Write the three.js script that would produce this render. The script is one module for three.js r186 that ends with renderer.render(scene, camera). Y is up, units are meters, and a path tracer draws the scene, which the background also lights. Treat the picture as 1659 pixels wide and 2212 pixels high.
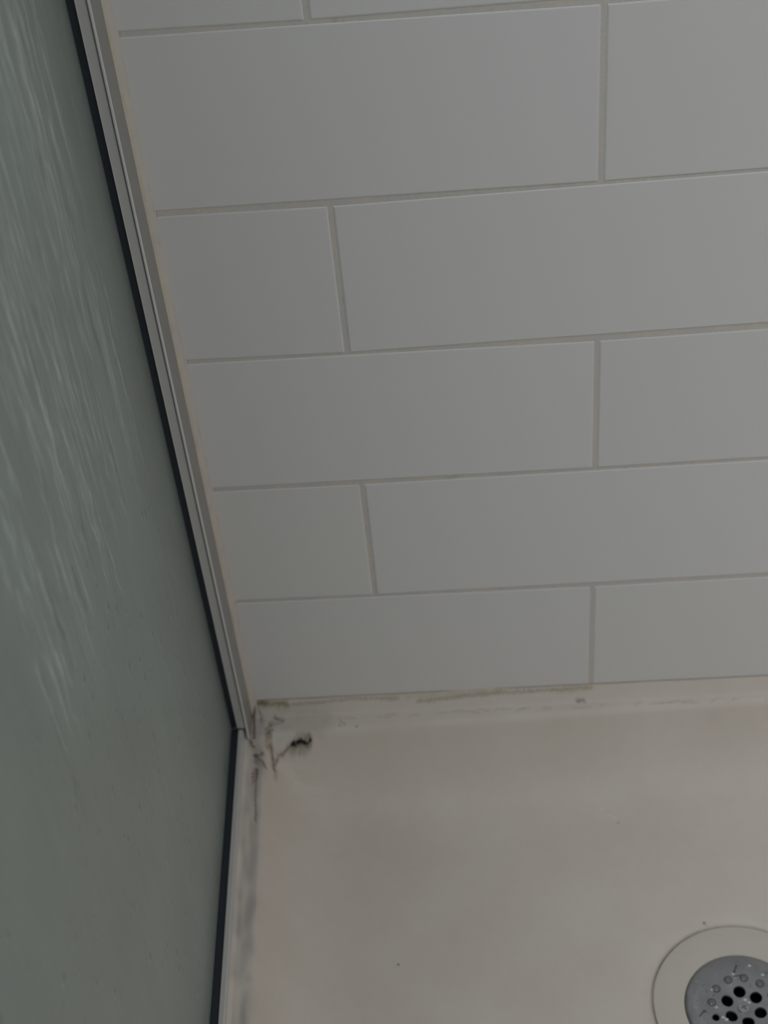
import * as THREE from 'three';
import { RectAreaLightUniformsLib } from 'three/addons/lights/RectAreaLightUniformsLib.js';
import { mergeGeometries, toCreasedNormals } from 'three/addons/utils/BufferGeometryUtils.js';
import { ImprovedNoise } from 'three/addons/math/ImprovedNoise.js';
import { Brush, Evaluator, SUBTRACTION } from 'three-bvh-csg';

// ---------------------------------------------------------------- camera, light, exposure
// World: x runs along the tiled wall, y is up (bathroom floor at 0), z comes out of the wall (tile faces at z = 0).
const Y0 = 0.66;                                   // height of the reference grout line above the bathroom floor
const scene = new THREE.Scene();
scene.background = new THREE.Color(0x000000);
const renderer = new THREE.WebGLRenderer({ antialias: true });
renderer.toneMapping = THREE.LinearToneMapping;
renderer.toneMappingExposure = 1.0;
renderer.shadowMap.enabled = true;
const camera = new THREE.PerspectiveCamera(2 * Math.atan(1106 / 3119.94) * 180 / Math.PI, 1659 / 2212, 0.02, 20);
{
  const right = new THREE.Vector3(0.99670207, -0.08081292, -0.0073652);
  const down = new THREE.Vector3(-0.05626384, -0.75361448, 0.65490427);
  const fwd = new THREE.Vector3(-0.05847525, -0.65233005, -0.75567596);
  camera.quaternion.setFromRotationMatrix(new THREE.Matrix4().makeBasis(right, down.negate(), fwd.negate()));
  camera.position.set(0.06970535, Y0 + 0.29691975, 0.73737827);
  camera.focus = 0.79; camera.userData.fStop = 9;
}
RectAreaLightUniformsLib.init();
const CEIL = 2.45;
const LAMP = { x: -0.40, z: 1.05, w: 0.70, d: 0.60, power: 31, color: 0xf4f7fe };

// ---------------------------------------------------------------- helpers
let seed = 7;
const rnd = () => { seed = (seed * 1664525 + 1013904223) >>> 0; return seed / 4294967296; };
const rr = (a, b) => a + (b - a) * rnd();
const noise = new ImprovedNoise();
const fbm = (x, y, z = 0, n = 4) => { let s = 0, a = 1, t = 0; for (let i = 0; i < n; i++) { s += a * noise.noise(x, y, z + i * 7.3); t += a; x *= 2.03; y *= 2.03; a *= 0.5; } return s / t; };
const taken = {};
const numbered = (n) => { taken[n] = (taken[n] ?? -1) + 1; return taken[n] ? n + '_' + String(taken[n]).padStart(3, '0') : n; };
function mesh(name, geo, mat, parent = scene) {
  const m = new THREE.Mesh(geo, mat);
  m.name = parent === scene ? numbered(name) : name; m.castShadow = m.receiveShadow = true; parent.add(m); return m;
}
const partCount = new WeakMap();
function part(name, geo, mat, parent) {
  const c = partCount.get(parent) ?? {}; partCount.set(parent, c);
  c[name] = (c[name] ?? -1) + 1;
  return mesh(c[name] ? name + '_' + String(c[name]).padStart(3, '0') : name, geo, mat, parent);
}
function structure(o) { o.userData.kind = 'structure'; return o; }
function tag(o, label, category, group, kind) { o.userData.label = label; o.userData.category = category; if (group) o.userData.group = group; if (kind) o.userData.kind = kind; return o; }
const box = (x0, x1, y0, y1, z0, z1) => new THREE.BoxGeometry(x1 - x0, y1 - y0, z1 - z0).translate((x0 + x1) / 2, (y0 + y1) / 2, (z0 + z1) / 2);
// a square bar with chamfered edges along its length; a, b are the two section axes, c the length
function bar(x0, x1, y0, y1, z0, z1, ch, axis) {
  const sec = axis === 'y' ? [x0, x1, z0, z1] : axis === 'z' ? [x0, x1, y0, y1] : [y0, y1, z0, z1];
  const [a0, a1, b0, b1] = sec, s = new THREE.Shape([[a0 + ch, b0], [a1 - ch, b0], [a1, b0 + ch], [a1, b1 - ch], [a1 - ch, b1], [a0 + ch, b1], [a0, b1 - ch], [a0, b0 + ch]].map((p) => new THREE.Vector2(...p)));
  const [l0, l1] = axis === 'y' ? [y0, y1] : axis === 'z' ? [z0, z1] : [x0, x1];
  const g = new THREE.ExtrudeGeometry(s, { depth: l1 - l0, bevelEnabled: false });
  if (axis === 'z') g.translate(0, 0, l0);
  else if (axis === 'y') g.applyMatrix4(new THREE.Matrix4().set(1, 0, 0, 0, 0, 0, 1, l0, 0, 1, 0, 0, 0, 0, 0, 1)).index === null && flip(g);
  return g;
}
function flip(g) {   // mirror-image geometry: put the winding and the normals right
  for (const n of Object.keys(g.attributes)) {
    const a = g.attributes[n], s = a.itemSize;
    for (let i = 0; i < a.count; i += 3) for (let k = 0; k < s; k++) { const t = a.array[(i + 1) * s + k]; a.array[(i + 1) * s + k] = a.array[(i + 2) * s + k]; a.array[(i + 2) * s + k] = t; }
  }
  g.computeVertexNormals(); return g;
}
// a small raster to paint colour into: linear patches and strokes of dirt with soft edges, in millimetres
class Paint {
  constructor(w, h, x0, y0, mm, base) { Object.assign(this, { w, h, x0, y0, k: w / mm }); this.d = new Float32Array(w * h * 3); for (let i = 0; i < w * h; i++) { this.d[i * 3] = base[0]; this.d[i * 3 + 1] = base[1]; this.d[i * 3 + 2] = base[2]; } }
  dab(x, y, rx, ry, c, a) {
    const cx = (x - this.x0) * this.k, cy = (y - this.y0) * this.k; rx *= this.k; ry *= this.k;
    const X0 = Math.max(0, Math.floor(cx - rx * 2)), X1 = Math.min(this.w - 1, Math.ceil(cx + rx * 2)), Y1 = Math.min(this.h - 1, Math.ceil(cy + ry * 2));
    for (let j = Math.max(0, Math.floor(cy - ry * 2)); j <= Y1; j++) for (let i = X0; i <= X1; i++) {
      const q = ((i - cx) / rx) ** 2 + ((j - cy) / ry) ** 2; if (q > 4) continue;
      const t = a * Math.exp(-q * 1.4), o = (j * this.w + i) * 3;
      for (let k = 0; k < 3; k++) this.d[o + k] += (c[k] - this.d[o + k]) * t;
    }
  }
  stroke(pts, r, c, a, rough = 0.5, gap = 0.5) {
    for (let i = 0; i + 1 < pts.length; i++) {
      const [x0, y0] = pts[i], [x1, y1] = pts[i + 1], n = Math.max(2, Math.ceil(Math.hypot(x1 - x0, y1 - y0) / (r * gap)));
      for (let j = 0; j < n; j++) { const t = j / n; this.dab(x0 + (x1 - x0) * t + rr(-1, 1) * r * rough, y0 + (y1 - y0) * t + rr(-1, 1) * r * rough, r * rr(0.6, 1.3), r * rr(0.6, 1.3), c, a * rr(0.35, 1)); }
    }
  }
  each(f) { for (let j = 0; j < this.h; j++) for (let i = 0; i < this.w; i++) { const o = (j * this.w + i) * 3, m = f(this.x0 + i / this.k, this.y0 + j / this.k); for (let k = 0; k < 3; k++) this.d[o + k] *= Array.isArray(m) ? m[k] : m; } }
  texture(srgb = true) {
    const u = new Uint8Array(this.w * this.h * 4);
    for (let i = 0; i < this.w * this.h; i++) { for (let k = 0; k < 3; k++) u[i * 4 + k] = Math.max(0, Math.min(255, Math.round(this.d[i * 3 + k]))); u[i * 4 + 3] = 255; }
    const t = new THREE.DataTexture(u, this.w, this.h, THREE.RGBAFormat); t.magFilter = t.minFilter = THREE.LinearFilter; t.wrapS = t.wrapT = THREE.MirroredRepeatWrapping;
    if (srgb) t.colorSpace = THREE.SRGBColorSpace; t.needsUpdate = true; return t;
  }
}
const std = (o) => new THREE.MeshStandardMaterial(o), phys = (o) => new THREE.MeshPhysicalMaterial(o);

// ---------------------------------------------------------------- materials
const M = {};
M.tiles = [0xe6e6e6, 0xe5e5e5, 0xe7e7e7, 0xe6e6e5].map((c) => phys({ color: c, roughness: 0.34, specularIntensity: 0.8 }));
{
  const p = new Paint(512, 512, 0, 0, 240, [216, 211, 205]);
  p.each((x, y) => { const n = fbm(x / 18, y / 18, 3), m = fbm(x / 2.2, y / 2.2, 9, 2); return [1 + n * 0.06 + m * 0.04, 1 + n * 0.03 + m * 0.04, 1 - n * 0.02 + m * 0.04]; });
  for (let i = 0; i < 60; i++) { const x = rr(0, 240), y = rr(0, 240); p.stroke([[x, y], [x + rr(-10, 10), y + rr(-3, 3)]], rr(1, 2.4), i % 3 ? [190, 182, 164] : [206, 184, 180], 0.25); }
  const t = p.texture(); t.wrapS = t.wrapT = THREE.RepeatWrapping;
  M.grout = std({ map: t, bumpMap: t, bumpScale: 0.0002, roughness: 0.9 });
}
M.paint = std({ color: 0xd8d6d0, roughness: 0.85 });
M.bathroom_paint = std({ color: 0x7f817e, roughness: 0.85 });
M.ceiling = std({ color: 0xe4e2de, roughness: 0.9 });
M.floor = std({ color: 0x6f6d69, roughness: 0.6 });
M.white_metal = phys({ color: 0xdad8d7, roughness: 0.42, metalness: 0.25, clearcoat: 0.15, clearcoatRoughness: 0.3 });
M.highlight_metal = std({ color: 0xececeb, roughness: 0.35, metalness: 0.3 });  // lighter metal, a painted highlight for the frame edges
M.shaded_metal = phys({ color: 0xa09f9d, roughness: 0.42, metalness: 0.25 });  // same metal as the insert, darkened to paint in the side face's shade
M.rubber = std({ color: 0x2a313c, roughness: 0.55 });
M.dark = std({ color: 0x090a0a, roughness: 0.9 });
M.chrome = std({ color: 0xa9aaac, roughness: 0.34, metalness: 0.85 });
M.screw = std({ color: 0xbcbcbe, roughness: 0.2, metalness: 0.95 });
M.water = phys({ color: 0xa8aaaa, roughness: 0.06, transmission: 0.55, thickness: 0 });
M.drop = phys({ color: 0xf2f3f4, roughness: 0.08, transmission: 0.25, thickness: 0 });  // pale colour stands in for lamp glints on the strainer
M.mold = std({ color: 0x1d1e1b, roughness: 0.95 });
M.flange = phys({ color: 0xd6d0c4, roughness: 0.4, specularIntensity: 0.6 });

// ---------------------------------------------------------------- the room
const ROOM = { x0: -1.75, x1: 0.84, z1: 1.95 };
const P = 0.1046, DU = 0.1539;                     // course height and half a tile length, both from joint to joint
structure(mesh('floor', box(ROOM.x0 - 0.1, ROOM.x1 + 0.1, -0.12, 0, -0.14, ROOM.z1 + 0.1), M.floor));
structure(mesh('ceiling', box(ROOM.x0 - 0.1, ROOM.x1 + 0.1, CEIL, CEIL + 0.1, -0.14, ROOM.z1 + 0.1), M.ceiling));
structure(mesh('wall_left', box(ROOM.x0 - 0.1, ROOM.x0, 0, CEIL, -0.14, ROOM.z1 + 0.1), M.bathroom_paint));
structure(mesh('wall_right', box(ROOM.x1, ROOM.x1 + 0.1, 0, CEIL, -0.14, ROOM.z1 + 0.1), M.paint));
structure(mesh('wall_front', box(ROOM.x0, ROOM.x1, 0, CEIL, ROOM.z1, ROOM.z1 + 0.1), M.bathroom_paint));

// tiled wall: a grout bed (set back behind the tray at its foot) and one mesh for every tile
const GROUT_Z = -0.0008, TRAY_CUT = -0.5336;
{
  const g = mergeGeometries([box(ROOM.x0, ROOM.x1, Y0 + TRAY_CUT, CEIL, -0.14, GROUT_Z), box(ROOM.x0, ROOM.x1, 0, Y0 + TRAY_CUT, -0.14, -0.05)]);
  const uv = g.attributes.uv, ps = g.attributes.position;
  for (let i = 0; i < uv.count; i++) uv.setXY(i, ps.getX(i) / 0.24, ps.getY(i) / 0.24);
  const wall = structure(mesh('wall_back', g, M.grout));
  // the courses are not dead level: each joint has the slight sag that the tiler left
  const sag = [[0.0432, -0.0085, 0.0001], [0.0504, -0.003, -0.0012], [0.06, -0.0085, -0.001], [0.0307, -0.0054, 0.0004], [0.037, -0.0088, -0.0002]];
  const lineY = (k, x) => {
    const c = Math.max(-0.14, Math.min(0.32, x));
    if (k === 5) return -0.5238;
    const [a, b, d] = sag[k] ?? [0.045, -0.007, 0];
    return -k * P + (a * c + b) * c + d;
  };
  const lean = [0.0005, 0.0005, 0.0, -0.0001, -0.0001, 0.0008];
  const G = 0.0015;                                 // half the joint
  function tileGeometry(x0, x1, x0b, x1b, k) {
    const at = [[x0b, lineY(k + 1, x0b) + G], [x1b, lineY(k + 1, x1b) + G], [x1, lineY(k, x1) - G], [x0, lineY(k, x0) - G]];
    const s = [[1, 1], [-1, 1], [-1, -1], [1, -1]], pos = [], nor = [], uv2 = [], idx = [];
    const rings = [[0, -0.007, 1, 0], [0, -0.0011, 1, 0.25], [0.0005, -0.0004, 0.45, 0.85], [0.0014, 0, 0, 1]];
    const put = (c, ins, z, n) => { const x = at[c][0] + s[c][0] * ins, y = at[c][1] + s[c][1] * ins; pos.push(x, Y0 + y, z); nor.push(...n); uv2.push(x / 0.3, y / 0.3); };
    const out = [[0, -1], [1, 0], [0, 1], [-1, 0]];   // the way each of the four edges faces
    for (let e = 0; e < 4; e++) for (const [ins, z, nx, nz] of rings) { const l = Math.hypot(nx, nz); for (const c of [e, (e + 1) % 4]) put(c, ins, z, [out[e][0] * nx / l, out[e][1] * nx / l, nz / l]); }
    for (let e = 0; e < 4; e++) for (let r = 0; r < 3; r++) { const a = e * 8 + r * 2; idx.push(a, a + 1, a + 3, a, a + 3, a + 2); }
    for (let c = 0; c < 4; c++) put(c, 0.0013, 0, [0, 0, 1]);
    idx.push(32, 33, 34, 32, 34, 35);
    const t = new THREE.BufferGeometry();
    t.setAttribute('position', new THREE.Float32BufferAttribute(pos, 3)); t.setAttribute('normal', new THREE.Float32BufferAttribute(nor, 3)); t.setAttribute('uv', new THREE.Float32BufferAttribute(uv2, 2)); t.setIndex(idx);
    return t;
  }
  for (let k = -18; k < 5; k++) {
    const odd = ((k % 2) + 2) % 2 === 0;            // this course has its joint half a tile along
    const joints = [-0.134];
    for (let u = odd ? 1 : 0; u < 7; u += 2) if (u * DU < ROOM.x1 - 0.02) joints.push(u * DU + (u < 2 ? (lean[k] ?? 0) : 0));
    joints.push(ROOM.x1);
    for (let i = 0; i + 1 < joints.length; i++) part('tile', tileGeometry(joints[i] + G, joints[i + 1] - G, joints[i] + G, joints[i + 1] - G, k), M.tiles[(i * 3 + k * 5 + 100) % 4], wall);
  }
}

// ---------------------------------------------------------------- shower tray, turned slightly against the wall
const TH = 0.031, ORIGIN = [-0.1042, 0];
const RIM = -0.535, EX = 0.0112, EZ = 0.025, FX = 0.82, FZ = 0.82;
const toLocal = (x, z) => { const dx = x - ORIGIN[0]; return [dx * Math.cos(TH) - z * Math.sin(TH), dx * Math.sin(TH) + z * Math.cos(TH)]; };
const toWorld = (a, b) => [ORIGIN[0] + a * Math.cos(TH) + b * Math.sin(TH), -a * Math.sin(TH) + b * Math.cos(TH)];
const PROFILE = [[-0.0048, 0], [-0.0036, -0.0001], [-0.0026, -0.0004], [-0.0016, -0.0011], [-0.0008, -0.0022], [-0.0002, -0.0037], [0.0004, -0.0058], [0.0014, -0.0088], [0.0035, -0.0146], [0.0058, -0.020], [0.0083, -0.0255], [0.0112, -0.0310], [0.0145, -0.0363], [0.0185, -0.0415], [0.0230, -0.0462], [0.0280, -0.0503], [0.0335, -0.0537], [0.0395, -0.0565], [0.046, -0.0587], [0.053, -0.0604], [0.061, -0.0616], [0.070, -0.0625]];
function profileY(s) { let i = 0; while (i < PROFILE.length - 2 && s > PROFILE[i + 1][0]) i++; const [a, ya] = PROFILE[i], [b, yb] = PROFILE[i + 1], t = Math.max(0, Math.min(1, (s - a) / (b - a))); return RIM + ya + (yb - ya) * t; }
const trayY = (a, b) => profileY(Math.min(a - EX, b - EZ));
const DRAIN = { a: 0.333, b: 0.2290, y: -0.6060, hole: 0.0615 };

// dirt, in millimetres in the tray's own plan (x along the back edge, y along the screen)
const dirt = new Paint(2048, 2048, -20, -15, 450, [225, 216, 206]);
{
  const p = dirt, grey = [128, 122, 116];
  p.each((x, y) => { const n = fbm(x / 60, y / 60, 1), m = fbm(x / 9, y / 9, 4, 3); return [1 + n * 0.03 + m * 0.012, 1 + n * 0.035 + m * 0.012, 1 + n * 0.045 + m * 0.012]; });
  // silicone smeared over the rim in the corner, greyer than the tray
  for (let i = 0; i < 240; i++) { const x = rr(-4, 60), y = rr(2, 24); p.dab(x, y, rr(3, 8), rr(2, 4), [200, 194, 189], 0.10); }
  for (let i = 0; i < 110; i++) p.dab(rr(-4, 9), rr(2, 330), rr(2, 4), rr(4, 16), [172, 168, 166], 0.28);
  for (let i = 0; i < 40; i++) p.dab(rr(14, 30), rr(24, 31), rr(1.5, 3), rr(1, 2.5), [210, 207, 204], 0.25);
  // grime strokes wander and break up; g spreads, a is how dense
  const grime = (pts, r, c, a) => { p.stroke(pts, r * 1.7, c, a * 0.22, 0.9, 0.6); p.stroke(pts, r, c, a * 0.55, 0.75, 0.8); p.stroke(pts, r * 0.6, c.map((v) => v * 0.8), a * 0.6, 1.2, 1.6); };
  const speck = (x, y, r, c, a) => { for (let i = 0; i < 5; i++) p.dab(x + rr(-1, 1) * r, y + rr(-1, 1) * r, r * rr(0.5, 1.1), r * rr(0.5, 1.1), c, a * rr(0.3, 0.7)); };
  grime([[4.9, 0.6], [12.5, 1.0]], 0.8, [96, 84, 64], 0.8); grime([[10, 1.0], [20.5, 1.6], [29, 2.2]], 0.9, [136, 130, 92], 0.8); p.stroke([[30, 2.4], [80, 3], [113, 4.4]], 0.6, [164, 154, 136], 0.3);
  grime([[2.4, 0.8], [0.9, 5.2], [1.2, 10.2], [1.7, 17.2], [1.8, 27]], 0.7, [92, 80, 54], 1); p.stroke([[1.2, 8], [1.6, 24]], 0.5, [150, 112, 76], 0.45, 1);
  grime([[4.8, 2.8], [6.4, 5], [6.6, 8], [7, 11]], 0.7, [134, 126, 118], 0.6);
  for (const [x, y] of [[17.7, 7.7], [20.2, 8.9], [22.7, 9.8], [19, 8.2]]) speck(x, y, 1.3, [124, 118, 112], 0.7);
  p.stroke([[17, 12.5], [25, 11]], 1.6, [158, 150, 144], 0.30, 1);
  for (const [x, y] of [[13.7, 15.5], [11, 17.5], [15, 19.5], [12.7, 20.3], [14.4, 13.5], [12, 22]]) { speck(x, y, 1.2, [112, 104, 96], 0.7); speck(x + rr(-2, 2), y + rr(-2, 2), 2.0, [160, 150, 138], 0.5); }
  grime([[11.4, 22], [11.2, 28], [11.2, 34]], 1.0, [142, 134, 104], 0.7); grime([[14, 21], [13.8, 25], [13.6, 31]], 1.0, [148, 124, 118], 0.8); grime([[13.8, 29], [14.2, 33], [15.0, 40], [15.9, 46]], 0.7, [104, 84, 74], 0.9); p.stroke([[15.4, 42], [16.2, 52]], 1.2, [168, 140, 130], 0.3, 1);
  grime([[15.9, 39], [16.6, 35], [18.6, 30.6], [23.3, 28.6], [28.5, 27.1]], 0.6, [122, 112, 92], 0.8);
  grime([[29.2, 27], [33, 26.5], [36.6, 26.2], [40, 26.7], [43.5, 26.4], [44.4, 25.4]], 1.1, [74, 72, 64], 0.9); p.stroke([[27, 27.8], [40, 28.4]], 1.6, [158, 152, 132], 0.35, 1); p.stroke([[34, 24.6], [44, 24]], 1.4, [166, 158, 136], 0.3, 1);
  speck(3.9, 43.0, 1.6, [84, 78, 72], 1); speck(8.5, 40.0, 1.2, [88, 80, 74], 0.9); speck(8.3, 42.5, 1.0, [88, 80, 74], 0.8); p.dab(5, 38, 3, 5, [172, 166, 146], 0.4);
  grime([[2.5, 42.5], [6.1, 46.5], [9.5, 49], [11.0, 52]], 0.8, [92, 88, 82], 0.9); p.stroke([[2, 46], [8, 53]], 1.8, [140, 132, 126], 0.45, 1); p.dab(6, 49, 3, 3, [150, 144, 138], 0.35);
  grime([[4.9, 56], [5.4, 60], [5.4, 66]], 1.0, [96, 72, 70], 1); grime([[5.2, 65], [5.4, 81], [6.0, 94], [6.5, 104]], 0.5, [124, 98, 92], 0.8); p.dab(3.6, 61, 2.2, 9, [164, 140, 140], 0.5); grime([[2.8, 59], [3.2, 70]], 0.9, [142, 116, 116], 0.6);
  grime([[-0.6, 28], [0.2, 32], [2, 35.5]], 0.9, [84, 72, 56], 1); p.dab(2.4, 37, 2.2, 3, [170, 160, 128], 0.5);
  for (const [x, y] of [[68.4, 16.5], [70.5, 18.2], [67.3, 19.4], [80, 21]]) speck(x, y, 0.9, [140, 132, 124], 0.6);
  p.stroke([[44, 24], [40, 25]], 0.7, grey, 0.3);
  for (const [x, y, r] of [[113, 4.2, 1], [127, 4.8, 1.4], [144, 5.2, 1.8], [162, 5.6, 2.2], [180, 5.8, 2.2], [192, 5.8, 1.6], [236, 8.6, 1.4], [249, 9, 1.2]]) for (let i = 0; i < 8; i++) p.dab(x + rr(-9, 9), y + rr(-0.8, 0.8), rr(2, 5), r * 0.6, [188, 180, 152], 0.16);
  p.stroke([[126, 6.4], [144, 6.6], [162, 6.6], [197, 7], [259, 8.6]], 0.6, [162, 154, 136], 0.4, 0.8);
  grime([[246.5, 13.6], [250, 13.2], [253.5, 13.8]], 0.8, [150, 124, 118], 0.8);
  for (let i = 0; i < 26; i++) { const x = rr(60, 400); p.stroke([[x, 6 + x * 0.031 + rr(2, 6)], [x + rr(4, 14), 6 + x * 0.031 + rr(2, 6)]], 0.7, [188, 180, 168], 0.35); }
  p.dab(101.4, 186.3, 0.9, 0.9, [74, 62, 56], 0.8); p.dab(318.2, 164.9, 1.1, 1.0, [96, 82, 76], 0.8); p.dab(319.5, 166.9, 0.6, 0.6, [120, 108, 100], 0.5); p.dab(269.6, 81.2, 1.1, 0.9, [140, 124, 118], 0.6);
  for (const [x, y] of [[259.2, 69], [264.7, 74.4], [267.1, 77.2]]) p.dab(x, y, 1.0, 0.8, [246, 242, 236], 0.7);
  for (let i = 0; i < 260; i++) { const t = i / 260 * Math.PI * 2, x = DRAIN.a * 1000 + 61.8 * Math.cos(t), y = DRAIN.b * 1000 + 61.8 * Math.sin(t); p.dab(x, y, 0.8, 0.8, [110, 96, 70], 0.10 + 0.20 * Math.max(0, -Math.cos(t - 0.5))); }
}
const dirtMap = dirt.texture(); dirtMap.wrapS = dirtMap.wrapT = THREE.ClampToEdgeWrapping;
M.tray = phys({ map: dirtMap, roughness: 0.5, specularIntensity: 0.7 });
M.sealant = phys({ map: dirtMap, roughness: 0.45 });
const trayUV = (a, b) => [(a + 0.02) / 0.45, (b + 0.015) / 0.45];

function loopGeometry(rings, closeLoop = true) {   // rings of equal length, each [a, y, b]
  const n = rings[0].length, pos = [], uv = [], idx = [];
  for (const r of rings) for (const [a, y, b] of r) { pos.push(a, y, b); uv.push(...trayUV(a, b)); }
  const m = closeLoop ? n : n - 1;
  for (let i = 0; i + 1 < rings.length; i++) for (let j = 0; j < m; j++) { const p = i * n + j, q = i * n + (j + 1) % n; idx.push(p, q, q + n, p, q + n, p + n); }
  const g = new THREE.BufferGeometry();
  g.setAttribute('position', new THREE.Float32BufferAttribute(pos, 3)); g.setAttribute('uv', new THREE.Float32BufferAttribute(uv, 2)); g.setIndex(idx); g.computeVertexNormals();
  return g;
}
const tray = new THREE.Group(); tray.name = numbered('shower_tray'); tray.position.set(ORIGIN[0], 0, 0); tray.rotation.y = TH; scene.add(tray);
tag(tray, 'cream white shower tray with a rounded raised rim below the tiled wall', 'shower tray');
{
  const SIDE = 34, CORNER = 9;
  const ring = (x0, x1, z0, z1, r, y) => {         // counter-clockwise seen from below, so that faces look up and in
    const o = [], arc = (cx, cz, t0) => { for (let i = 0; i < CORNER; i++) { const t = t0 + i / (CORNER - 1) * Math.PI / 2; o.push([cx + r * Math.cos(t), Y0 + y, cz + r * Math.sin(t)]); } };
    const side = (ax, az, bx, bz) => { for (let i = 1; i < SIDE; i++) { const t = i / SIDE; o.push([ax + (bx - ax) * t, Y0 + y, az + (bz - az) * t]); } };
    arc(x1 - r, z1 - r, 0); side(x1 - r, z1, x0 + r, z1);
    arc(x0 + r, z1 - r, Math.PI / 2); side(x0, z1 - r, x0, z0 + r);
    arc(x0 + r, z0 + r, Math.PI); side(x0 + r, z0, x1 - r, z0);
    arc(x1 - r, z0 + r, Math.PI * 1.5); side(x1, z0 + r, x1, z1 - r);
    return o;
  };
  const rings = [ring(-0.075, FX + 0.06, -0.02, FZ + 0.08, 0.004, -0.655), ring(-0.075, FX + 0.06, -0.02, FZ + 0.08, 0.004, RIM - 0.004), ring(-0.0738, FX + 0.0588, -0.0188, FZ + 0.0788, 0.004, RIM - 0.001), ring(-0.071, FX + 0.056, -0.016, FZ + 0.076, 0.004, RIM)];
  for (const [s, dy] of PROFILE) rings.push(ring(EX + s, FX - s, EZ + s, FZ - s, 0.0070 + Math.max(0, s) * 0.06, RIM + dy));
  const last = rings[rings.length - 1], D = DRAIN;
  const dirs = last.map(([a, , b]) => { const l = Math.hypot(a - D.a, b - D.b); return [(a - D.a) / l, (b - D.b) / l]; });
  for (let k = 1; k <= 14; k++) {
    const t = k / 14, e = t < 1 ? t : 1;
    rings.push(last.map(([a, y, b], i) => [a + (D.a + dirs[i][0] * D.hole - a) * e, y + (Y0 + D.y - y) * e, b + (D.b + dirs[i][1] * D.hole - b) * e]));
  }
  const circle = (r, y) => dirs.map(([u, v]) => [D.a + u * r, Y0 + y, D.b + v * r]);
  rings.push(circle(D.hole - 0.0003, D.y - 0.0004), circle(D.hole - 0.0004, D.y - 0.0045), circle(0.0405, D.y - 0.0050), circle(0.0400, D.y - 0.0450));
  part('basin', toCreasedNormals(loopGeometry(rings), 0.9), M.tray, tray);
}

// ---------------------------------------------------------------- sealant between tray and tiles
{
  const n = 260, rows = [], H = 0.0128, W = 0.0080;
  const wob = (x, s) => 1 + 0.10 * fbm(x * 26, s) + 0.05 * fbm(x * 90, s + 5);
  for (const t of [0, 0.12, 0.25, 0.4, 0.55, 0.7, 0.85, 1]) {
    const row = [];
    for (let i = 0; i <= n; i++) {
      const x = -0.103 + (ROOM.x1 - 0.01 + 0.103) * (i / n), bump = x > 0 && x < 0.1 ? Math.exp(-(((x - 0.075) / 0.03) ** 2)) * 0.0012 : 0;
      const z = t * W * wob(x, 1), y = RIM - 0.0004 + (H + bump) * Math.pow(1 - t, 1.5) * (t === 0 ? wob(x, 2) : wob(x, 2 + t));
      row.push([x, Y0 + y, z - 0.0003]);
    }
    rows.push(row);
  }
  const g = loopGeometry(rows, false), ps = g.attributes.position, uv = g.attributes.uv;
  for (let i = 0; i < ps.count; i++) { const [a, b] = toLocal(ps.getX(i), ps.getZ(i)); uv.setXY(i, ...trayUV(a, b)); }
  g.index.array.reverse(); g.computeVertexNormals();
  structure(mesh('trim_1', g, M.sealant));
}
// and between the screen's wall channel and the tiles, stained orange in places
{
  const p = new Paint(64, 2048, 0, 0, 12, [212, 206, 198]); p.k = 1; // painted in its own pixels
  for (let i = 0; i < 2048; i++) { const n = fbm(i / 60, 2, 1), m = fbm(i / 11, 4, 2, 2); for (let j = 0; j < 64; j++) { const o = (i * 64 + j) * 3, e = j < 22 ? 1 : 0; p.d[o] *= 1 + n * 0.05; p.d[o + 1] *= 1 + n * 0.05 - e * Math.max(0, m) * 0.05; p.d[o + 2] *= 1 + n * 0.02 - e * (0.03 + Math.max(0, m) * 0.16); } }
  for (let i = 0; i < 70; i++) p.dab(rr(2, 16), rr(0, 2048), rr(3, 8), rr(6, 24), i % 2 ? [194, 164, 134] : [186, 178, 146], rr(0.08, 0.32));
  for (let i = 0; i < 40; i++) p.dab(rr(46, 60), rr(0, 2048), 2, rr(6, 22), [168, 160, 148], 0.35);
  M.wall_sealant = phys({ map: p.texture(), roughness: 0.5 });
  const n = 150, y0 = -0.5335, y1 = 1.30, rows = [0, 0.2, 0.4, 0.6, 0.8, 1], pos = [], uv = [], idx = [];
  for (const t of rows) for (let i = 0; i <= n; i++) {
    const y = y0 + (y1 - y0) * (i / n), w = 0.0050 * (1 + 0.10 * fbm(y * 22, 3) + 0.08 * fbm(y * 70, 8));
    pos.push(ORIGIN[0] - 0.0003 + w * t, Y0 + y, 0.0047 * Math.pow(1 - t, 1.35) - 0.0002 + 0.0005 * (1 - t)); uv.push(t, (y + 0.56) / 0.7);
  }
  for (let r = 0; r + 1 < rows.length; r++) for (let i = 0; i < n; i++) { const a = r * (n + 1) + i, b = a + n + 1; idx.push(a, b, b + 1, a, b + 1, a + 1); }
  const g = new THREE.BufferGeometry(); g.setAttribute('position', new THREE.Float32BufferAttribute(pos, 3)); g.setAttribute('uv', new THREE.Float32BufferAttribute(uv, 2)); g.setIndex(idx); g.computeVertexNormals();
  structure(mesh('trim_2', g, M.wall_sealant));
}

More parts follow.
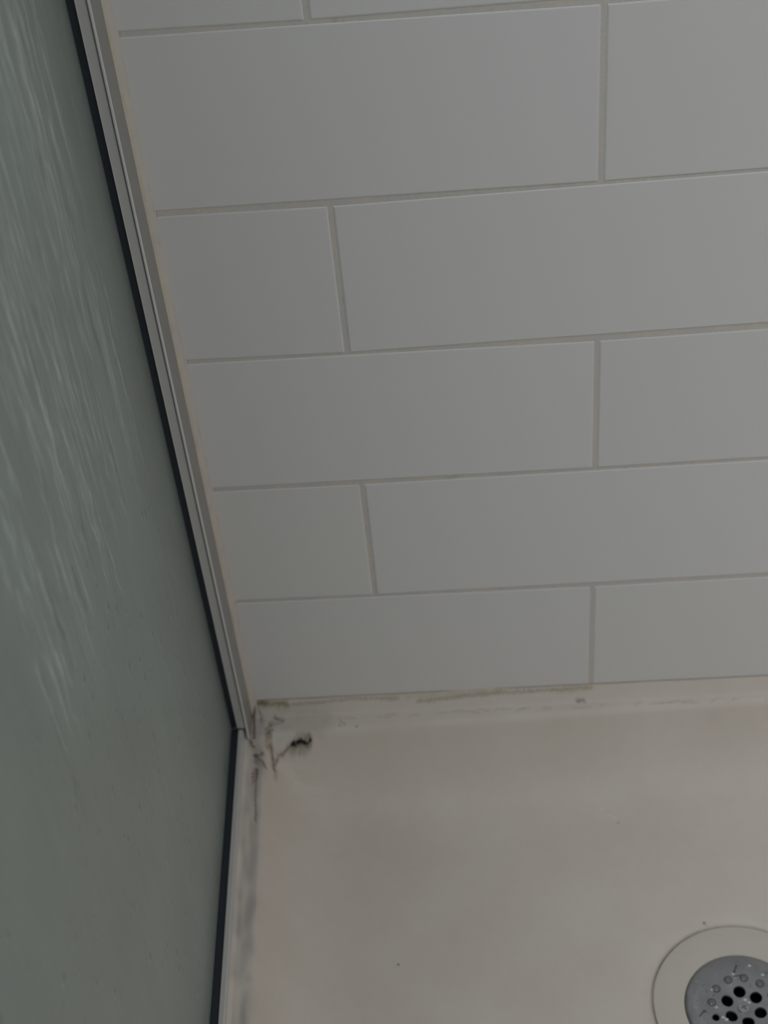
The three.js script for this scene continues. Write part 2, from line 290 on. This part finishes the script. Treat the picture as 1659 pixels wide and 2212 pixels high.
// ---------------------------------------------------------------- shower screen: glass in a white channel with black gaskets
const screen = new THREE.Group(); screen.name = numbered('shower_screen'); screen.position.set(ORIGIN[0], Y0 + RIM, 0); screen.rotation.y = TH; scene.add(screen);
tag(screen, 'greenish obscure glass shower screen in a pale metal frame with black gasket', 'shower screen');
{
  const TOP = 1.84, LEN = 0.80;                     // heights above the rim
  const RT = 0.0128;                                // top of the bottom rail's lip
  // wall channel and its insert stand square to the wall, so they turn back against the screen
  const turnBack = (g) => g.rotateY(-TH);
  part('wall_channel', turnBack(mergeGeometries([bar(-0.0013, 0, 0.0028, TOP, 0.0002, 0.0277, 0.0001, 'y'), bar(-0.0300, -0.0014, 0.0028, TOP, 0.0002, 0.0018, 0.0002, 'y'), bar(-0.0314, -0.0300, 0.0028, TOP, 0.0002, 0.0284, 0.00025, 'y')])), M.shaded_metal, screen);
  part('channel_insert', turnBack(mergeGeometries([bar(-0.0077, -0.0021, RT + 0.0002, TOP, 0.0030, 0.0271, 0.00045, 'y'), bar(-0.0293, -0.0235, RT + 0.0002, TOP, 0.0030, 0.0271, 0.00045, 'y')])), M.white_metal, screen);
  part('edge_highlight', turnBack(bar(-0.0014, 0.0001, 0.0028, TOP, 0.0276, 0.0286, 0.0003, 'y')), M.highlight_metal, screen);  // thin pale strips, highlight lines painted along the frame edges
  part('edge_highlight', turnBack(bar(-0.0079, -0.0074, RT + 0.0004, TOP, 0.0266, 0.02725, 0.0001, 'y')), M.highlight_metal, screen);
  part('gasket', turnBack(mergeGeometries([bar(-0.0131, -0.0078, RT, TOP, 0.0040, 0.0255, 0.0004, 'y'), bar(-0.0235, -0.0196, RT, TOP, 0.0040, 0.0255, 0.0004, 'y')])), M.rubber, screen);
  part('bottom_rail', mergeGeometries([bar(-0.0081, -0.0044, 0.0002, RT, 0.0283, LEN, 0.0004, 'z'), bar(-0.0290, -0.0081, 0.0002, 0.0028, 0.0283, LEN, 0.0002, 'z'), bar(-0.0290, -0.0240, 0.0002, RT, 0.0283, LEN, 0.0004, 'z')]), M.white_metal, screen);
  part('gasket', mergeGeometries([bar(-0.0134, -0.0082, 0.0030, RT - 0.0014, 0.0262, LEN, 0.0004, 'z'), bar(-0.0239, -0.0196, 0.0030, RT - 0.0014, 0.0262, LEN, 0.0004, 'z')]), M.rubber, screen);
  // silicone run along the foot of the rail
  const run = [], seg = 120;
  for (const t of [0, 0.25, 0.5, 0.75, 1]) { const row = []; for (let i = 0; i <= seg; i++) { const b = 0.0286 + (LEN - 0.03) * (i / seg), w = 0.0030 * (1 + 0.2 * fbm(b * 40, 6)); row.push([-0.0046 + w * t, 0.0003 + 0.0030 * Math.pow(1 - t, 1.4), b]); } run.push(row); }
  part('sealant_bead', loopGeometry(run, false), M.sealant, screen);

  // glass: film of soap and lime with runs and drops, in millimetres (x away from the wall, y up)
  const S = 700, N = 1750, film = new Paint(N, N, 0, -20, S, [165, 177, 172]), relief = new Paint(N, N, 0, -20, S, [110, 110, 110]);
  film.each((x, y) => { const n = fbm(x / 70, y / 150, 1), m = fbm(x / 9, y / 80, 5, 3), v = 1 + n * 0.07 + m * 0.035 - 0.07 * Math.exp(-(((x - 62) / 40) ** 2)); return [v, v * (1 + n * 0.012), v]; });
  relief.each((x, y) => 1 + 0.12 * fbm(x / 14, y / 60, 11, 3));
  const water = (x, y, len, w, a, light) => {        // a run of water dried on the pane
    const ph = rr(0, 9), f0 = rr(0.6, 1.4);
    for (let d = 0; d < len; d += 1.4) {
      const f = Math.sin(Math.PI * Math.min(1, d / len)) ** 0.7 * (0.65 + 0.7 * noise.noise(d / 9, ph, 4)), X = x + 8 * fbm(d / 30 * f0, ph, 2, 4);
      film.dab(X, y - d, w * rr(0.85, 1.15), 1.6, light ? [232, 242, 238] : [122, 132, 128], a * f * 0.38);
      relief.dab(X, y - d, w * 0.8, 1.6, light ? [180, 180, 180] : [70, 70, 70], a * f * 0.5);
    }
  };
  for (let i = 0; i < 380; i++) { const x = 84 + 260 * Math.pow(rnd(), 1.1), top = Math.min(678, 400 + rr(0, 1) * 275); water(x, top, rr(18, 95), rr(0.8, 2.5), rr(0.3, 1.25), rnd() < 0.78); }
  for (let i = 0; i < 60; i++) water(rr(30, 120), rr(260, 670), rr(40, 120), rr(0.8, 1.8), rr(0.15, 0.4), rnd() < 0.4);
  for (let i = 0; i < 620; i++) {                    // drops dried lower down, the lit side of each painted into the colour
    const x = rr(90, 520), y = rr(20, 400), w = rr(0.9, 2.1) * (rnd() < 0.10 ? 1.7 : 1), a = rr(0.12, 0.62) * (rnd() < 0.5 ? 0.4 : 1);
    film.dab(x, y, w, w * 1.2, [104, 114, 108], a); film.dab(x + w * 1.9, y, w * 0.9, w * 1.1, [226, 234, 228], a * 0.55); relief.dab(x, y, w, w * 1.3, [236, 236, 236], 0.7);
  }
  for (let i = 0; i < 14; i++) film.dab(rr(62, 84), rr(24, 29), rr(1.5, 3), rr(1, 2), [112, 118, 112], 0.3);
  M.glass = phys({ map: film.texture(), bumpMap: relief.texture(false), bumpScale: 0.0003, roughness: 0.30, transmission: 0.25, thickness: 0, specularIntensity: 0.6 });
  const g = bar(-0.0195, -0.0135, 0.0050, TOP, 0.0060, LEN, 0.0003, 'z'), ps = g.attributes.position, uv = g.attributes.uv;
  for (let i = 0; i < ps.count; i++) uv.setXY(i, ps.getZ(i) / (S / 1000), (ps.getY(i) + 0.02) / (S / 1000));
  part('glass_panel', g, M.glass, screen);
}

// ---------------------------------------------------------------- drain: flange, domed strainer with holes, screw
const drain = new THREE.Group(); drain.name = numbered('shower_drain');
{
  const [wx, wz] = toWorld(DRAIN.a, DRAIN.b); drain.position.set(wx, Y0 + DRAIN.y, wz); scene.add(drain);
  tag(drain, 'round metal drain strainer with punched holes set in the tray floor', 'drain');
  const lathe = (pts, n = 96) => new THREE.LatheGeometry(pts.map((p) => new THREE.Vector2(...p)), n);
  part('flange', toCreasedNormals(lathe([[0.0391, -0.0044], [0.0392, -0.0030], [0.0397, -0.0024], [0.0450, -0.0015], [0.0540, -0.0004], [0.0590, 0.0001], [0.0599, -0.0001], [0.0602, -0.0007], [0.0602, -0.0044], [0.0391, -0.0044]].reverse(), 128), 0.6), M.flange, drain);
  part('pipe', lathe([[0.0396, -0.0046], [0.0385, -0.0060], [0.0385, -0.0430], [0.001, -0.0432]].reverse(), 64), M.dark, drain);
  const ev = new Evaluator(); ev.useGroups = false; ev.attributes = ['position', 'normal', 'uv'];
  const top = [[0, -0.0046], [0.0046, -0.0045], [0.0060, -0.0036], [0.0100, -0.0029], [0.0150, -0.0022], [0.0210, -0.0017], [0.0280, -0.0015], [0.0340, -0.0017], [0.0370, -0.0021], [0.0381, -0.0025], [0.0386, -0.0031], [0.0386, -0.0042], [0.0340, -0.0030], [0.0210, -0.0026], [0.0100, -0.0039], [0.0050, -0.0054], [0, -0.0056]];
  let plate = new Brush(lathe(top.slice().reverse(), 120)); plate.updateMatrixWorld();
  const cut = (x, z, r, fl) => { const y = profileTop(Math.hypot(x, z)); const c = new Brush(lathe([[0, -0.006], [r, -0.006], [r, y - 0.0009], [r + fl, y - 0.0002], [r + fl, y + 0.0030], [0, y + 0.0030]], 26).translate(x, 0, z)); c.updateMatrixWorld(); plate = ev.evaluate(plate, c, SUBTRACTION); plate.updateMatrixWorld(); };
  const profileTop = (r) => { for (let i = 0; i < 10; i++) if (r <= top[i + 1][0]) { const t = (r - top[i][0]) / (top[i + 1][0] - top[i][0]); return top[i][1] + t * (top[i + 1][1] - top[i][1]); } return -0.003; };
  const holes = [];
  for (let i = 0; i < 6; i++) { const t = -1.66 + i * Math.PI / 3; cut(0.0112 * Math.cos(t), 0.0112 * Math.sin(t), 0.0038, 0.0004); }
  for (let i = 0; i < 12; i++) { const t = -1.66 + 0.262 + i * Math.PI / 6; holes.push([0.0212 * Math.cos(t), 0.0212 * Math.sin(t), t]); cut(0.0212 * Math.cos(t), 0.0212 * Math.sin(t), 0.0024, 0.0005); }
  // dull, scratched plate
  const worn = new Paint(512, 512, -42, -42, 84, [163, 164, 167]);
  worn.each((x, y) => 1 + 0.09 * fbm(x / 9, y / 9, 2) + 0.05 * fbm(x / 1.6, y / 1.6, 6, 2));
  for (let i = 0; i < 46; i++) { const t = rr(0, 6.283), r = rr(12, 37), x = r * Math.cos(t), y = r * Math.sin(t), d = rr(0, 6.283), l = rr(1, 4); worn.stroke([[x, y], [x + l * Math.cos(d), y + l * Math.sin(d)]], rr(0.25, 0.5), i % 3 ? [92, 93, 95] : [206, 206, 208], rr(0.3, 0.7), 0.4); }
  worn.stroke([[-31, 6.5], [-27, 2.5], [-25.5, 3.5]], 0.5, [70, 70, 72], 0.7); worn.stroke([[-3, -25], [0.5, -31]], 0.6, [74, 74, 76], 0.7); worn.stroke([[-3, -22.5], [4, -23]], 0.5, [80, 80, 82], 0.6);
  M.chrome.map = worn.texture(); M.chrome.color.set(0xffffff);
  const plateGeo = toCreasedNormals(plate.geometry, 0.6);
  for (let i = 0; i < plateGeo.attributes.uv.count; i++) plateGeo.attributes.uv.setXY(i, (plateGeo.attributes.position.getX(i) + 0.042) / 0.084, (plateGeo.attributes.position.getZ(i) + 0.042) / 0.084);
  const strainer = part('strainer', plateGeo, M.chrome, drain);
  for (const [x, z, r] of [[1.9, -5.6, 1.5], [4.2, -3.6, 1.2], [-21.6, -2.6, 1.0], [-18.4, 0.2, 1.1], [-15.2, 7.6, 1.3], [-13.2, 9.2, 1.4], [9, -30, 1.2], [16.6, -22.6, 1.2], [-3.2, -24, 1.1], [-19.4, -13, 1.0]]) part('water_and_glint', new THREE.SphereGeometry(r / 1000, 16, 10).scale(1, 0.6, 0.8).translate(x / 1000, profileTop(Math.hypot(x, z) / 1000), z / 1000), M.drop, strainer);  // beads coloured pale to paint in the lamp's glints
  for (const i of [11, 0, 1, 10, 9]) { const [x, z] = holes[i]; part('water_and_glint', new THREE.SphereGeometry(0.0025, 20, 10).scale(1, 0.42, 1).translate(x, -0.0019, z), M.water, strainer); }
  // screw with a cross recess
  let head = new Brush(lathe([[0, -0.0050], [0.0037, -0.0050], [0.0038, -0.0041], [0.0035, -0.0034], [0.0025, -0.0029], [0, -0.0027]], 40)); head.updateMatrixWorld();
  for (const a of [0.5, 0.5 + Math.PI / 2]) { const b = new Brush(new THREE.BoxGeometry(0.0048, 0.0034, 0.0013).rotateY(a).translate(0, -0.0029, 0)); b.updateMatrixWorld(); head = ev.evaluate(head, b, SUBTRACTION); head.updateMatrixWorld(); }
  part('screw', toCreasedNormals(head.geometry, 0.5), M.screw, drain);
}

// ---------------------------------------------------------------- black mould grown on the rim's edge in the corner
{
  const spine = [[28.6, 27.0, 0.7], [31, 26.6, 1.2], [33.6, 26.4, 1.4], [36.4, 26.0, 1.5], [38.8, 26.3, 1.2], [41, 26.6, 0.5], [43.4, 26.2, 0.5], [44.2, 25.3, 0.8]], blobs = [];
  for (let i = 0; i < 150; i++) {
    const k = Math.min(spine.length - 2, Math.floor(rnd() * (spine.length - 1))), t = rnd(), s = spine[k], e = spine[k + 1], w = s[2] + (e[2] - s[2]) * t;
    const a = (s[0] + (e[0] - s[0]) * t + (rnd() + rnd() - 1) * w * 1.1) / 1000, b = (s[1] + (e[1] - s[1]) * t + (rnd() + rnd() - 1) * w * 0.75) / 1000, r = rr(0.00022, 0.00062) * (0.6 + 0.4 * w);
    blobs.push(new THREE.IcosahedronGeometry(r, 1).scale(1.3, 0.6, 1).rotateX(0.7).translate(a, Y0 + trayY(a, b), b));
  }
  const m = mesh('mold_patch', mergeGeometries(blobs), M.mold); m.position.set(ORIGIN[0], 0, 0); m.rotation.y = TH;
  tag(m, 'small patch of black mould on the tray rim in the corner', 'mold', null, 'stuff');
}

// ---------------------------------------------------------------- lamps
{
  const L = LAMP, t = new THREE.Group(); t.name = numbered('ceiling_lamp'); t.position.set(L.x, CEIL, L.z); scene.add(t);
  tag(t, 'square white ceiling lamp above the shower', 'lamp');
  part('frame', box(-L.w / 2 - 0.015, L.w / 2 + 0.015, -0.03, 0, -L.d / 2 - 0.015, L.d / 2 + 0.015), M.paint, t);
  part('diffuser', box(-L.w / 2, L.w / 2, -0.034, -0.030, -L.d / 2, L.d / 2), std({ color: 0xffffff, emissive: L.color, emissiveIntensity: 1.2, roughness: 0.6 }), t);
  const r = new THREE.RectAreaLight(L.color, L.power, L.w, L.d); r.position.set(L.x, CEIL - 0.038, L.z); r.lookAt(L.x, 0, L.z); scene.add(r);
}

renderer.render(scene, camera);
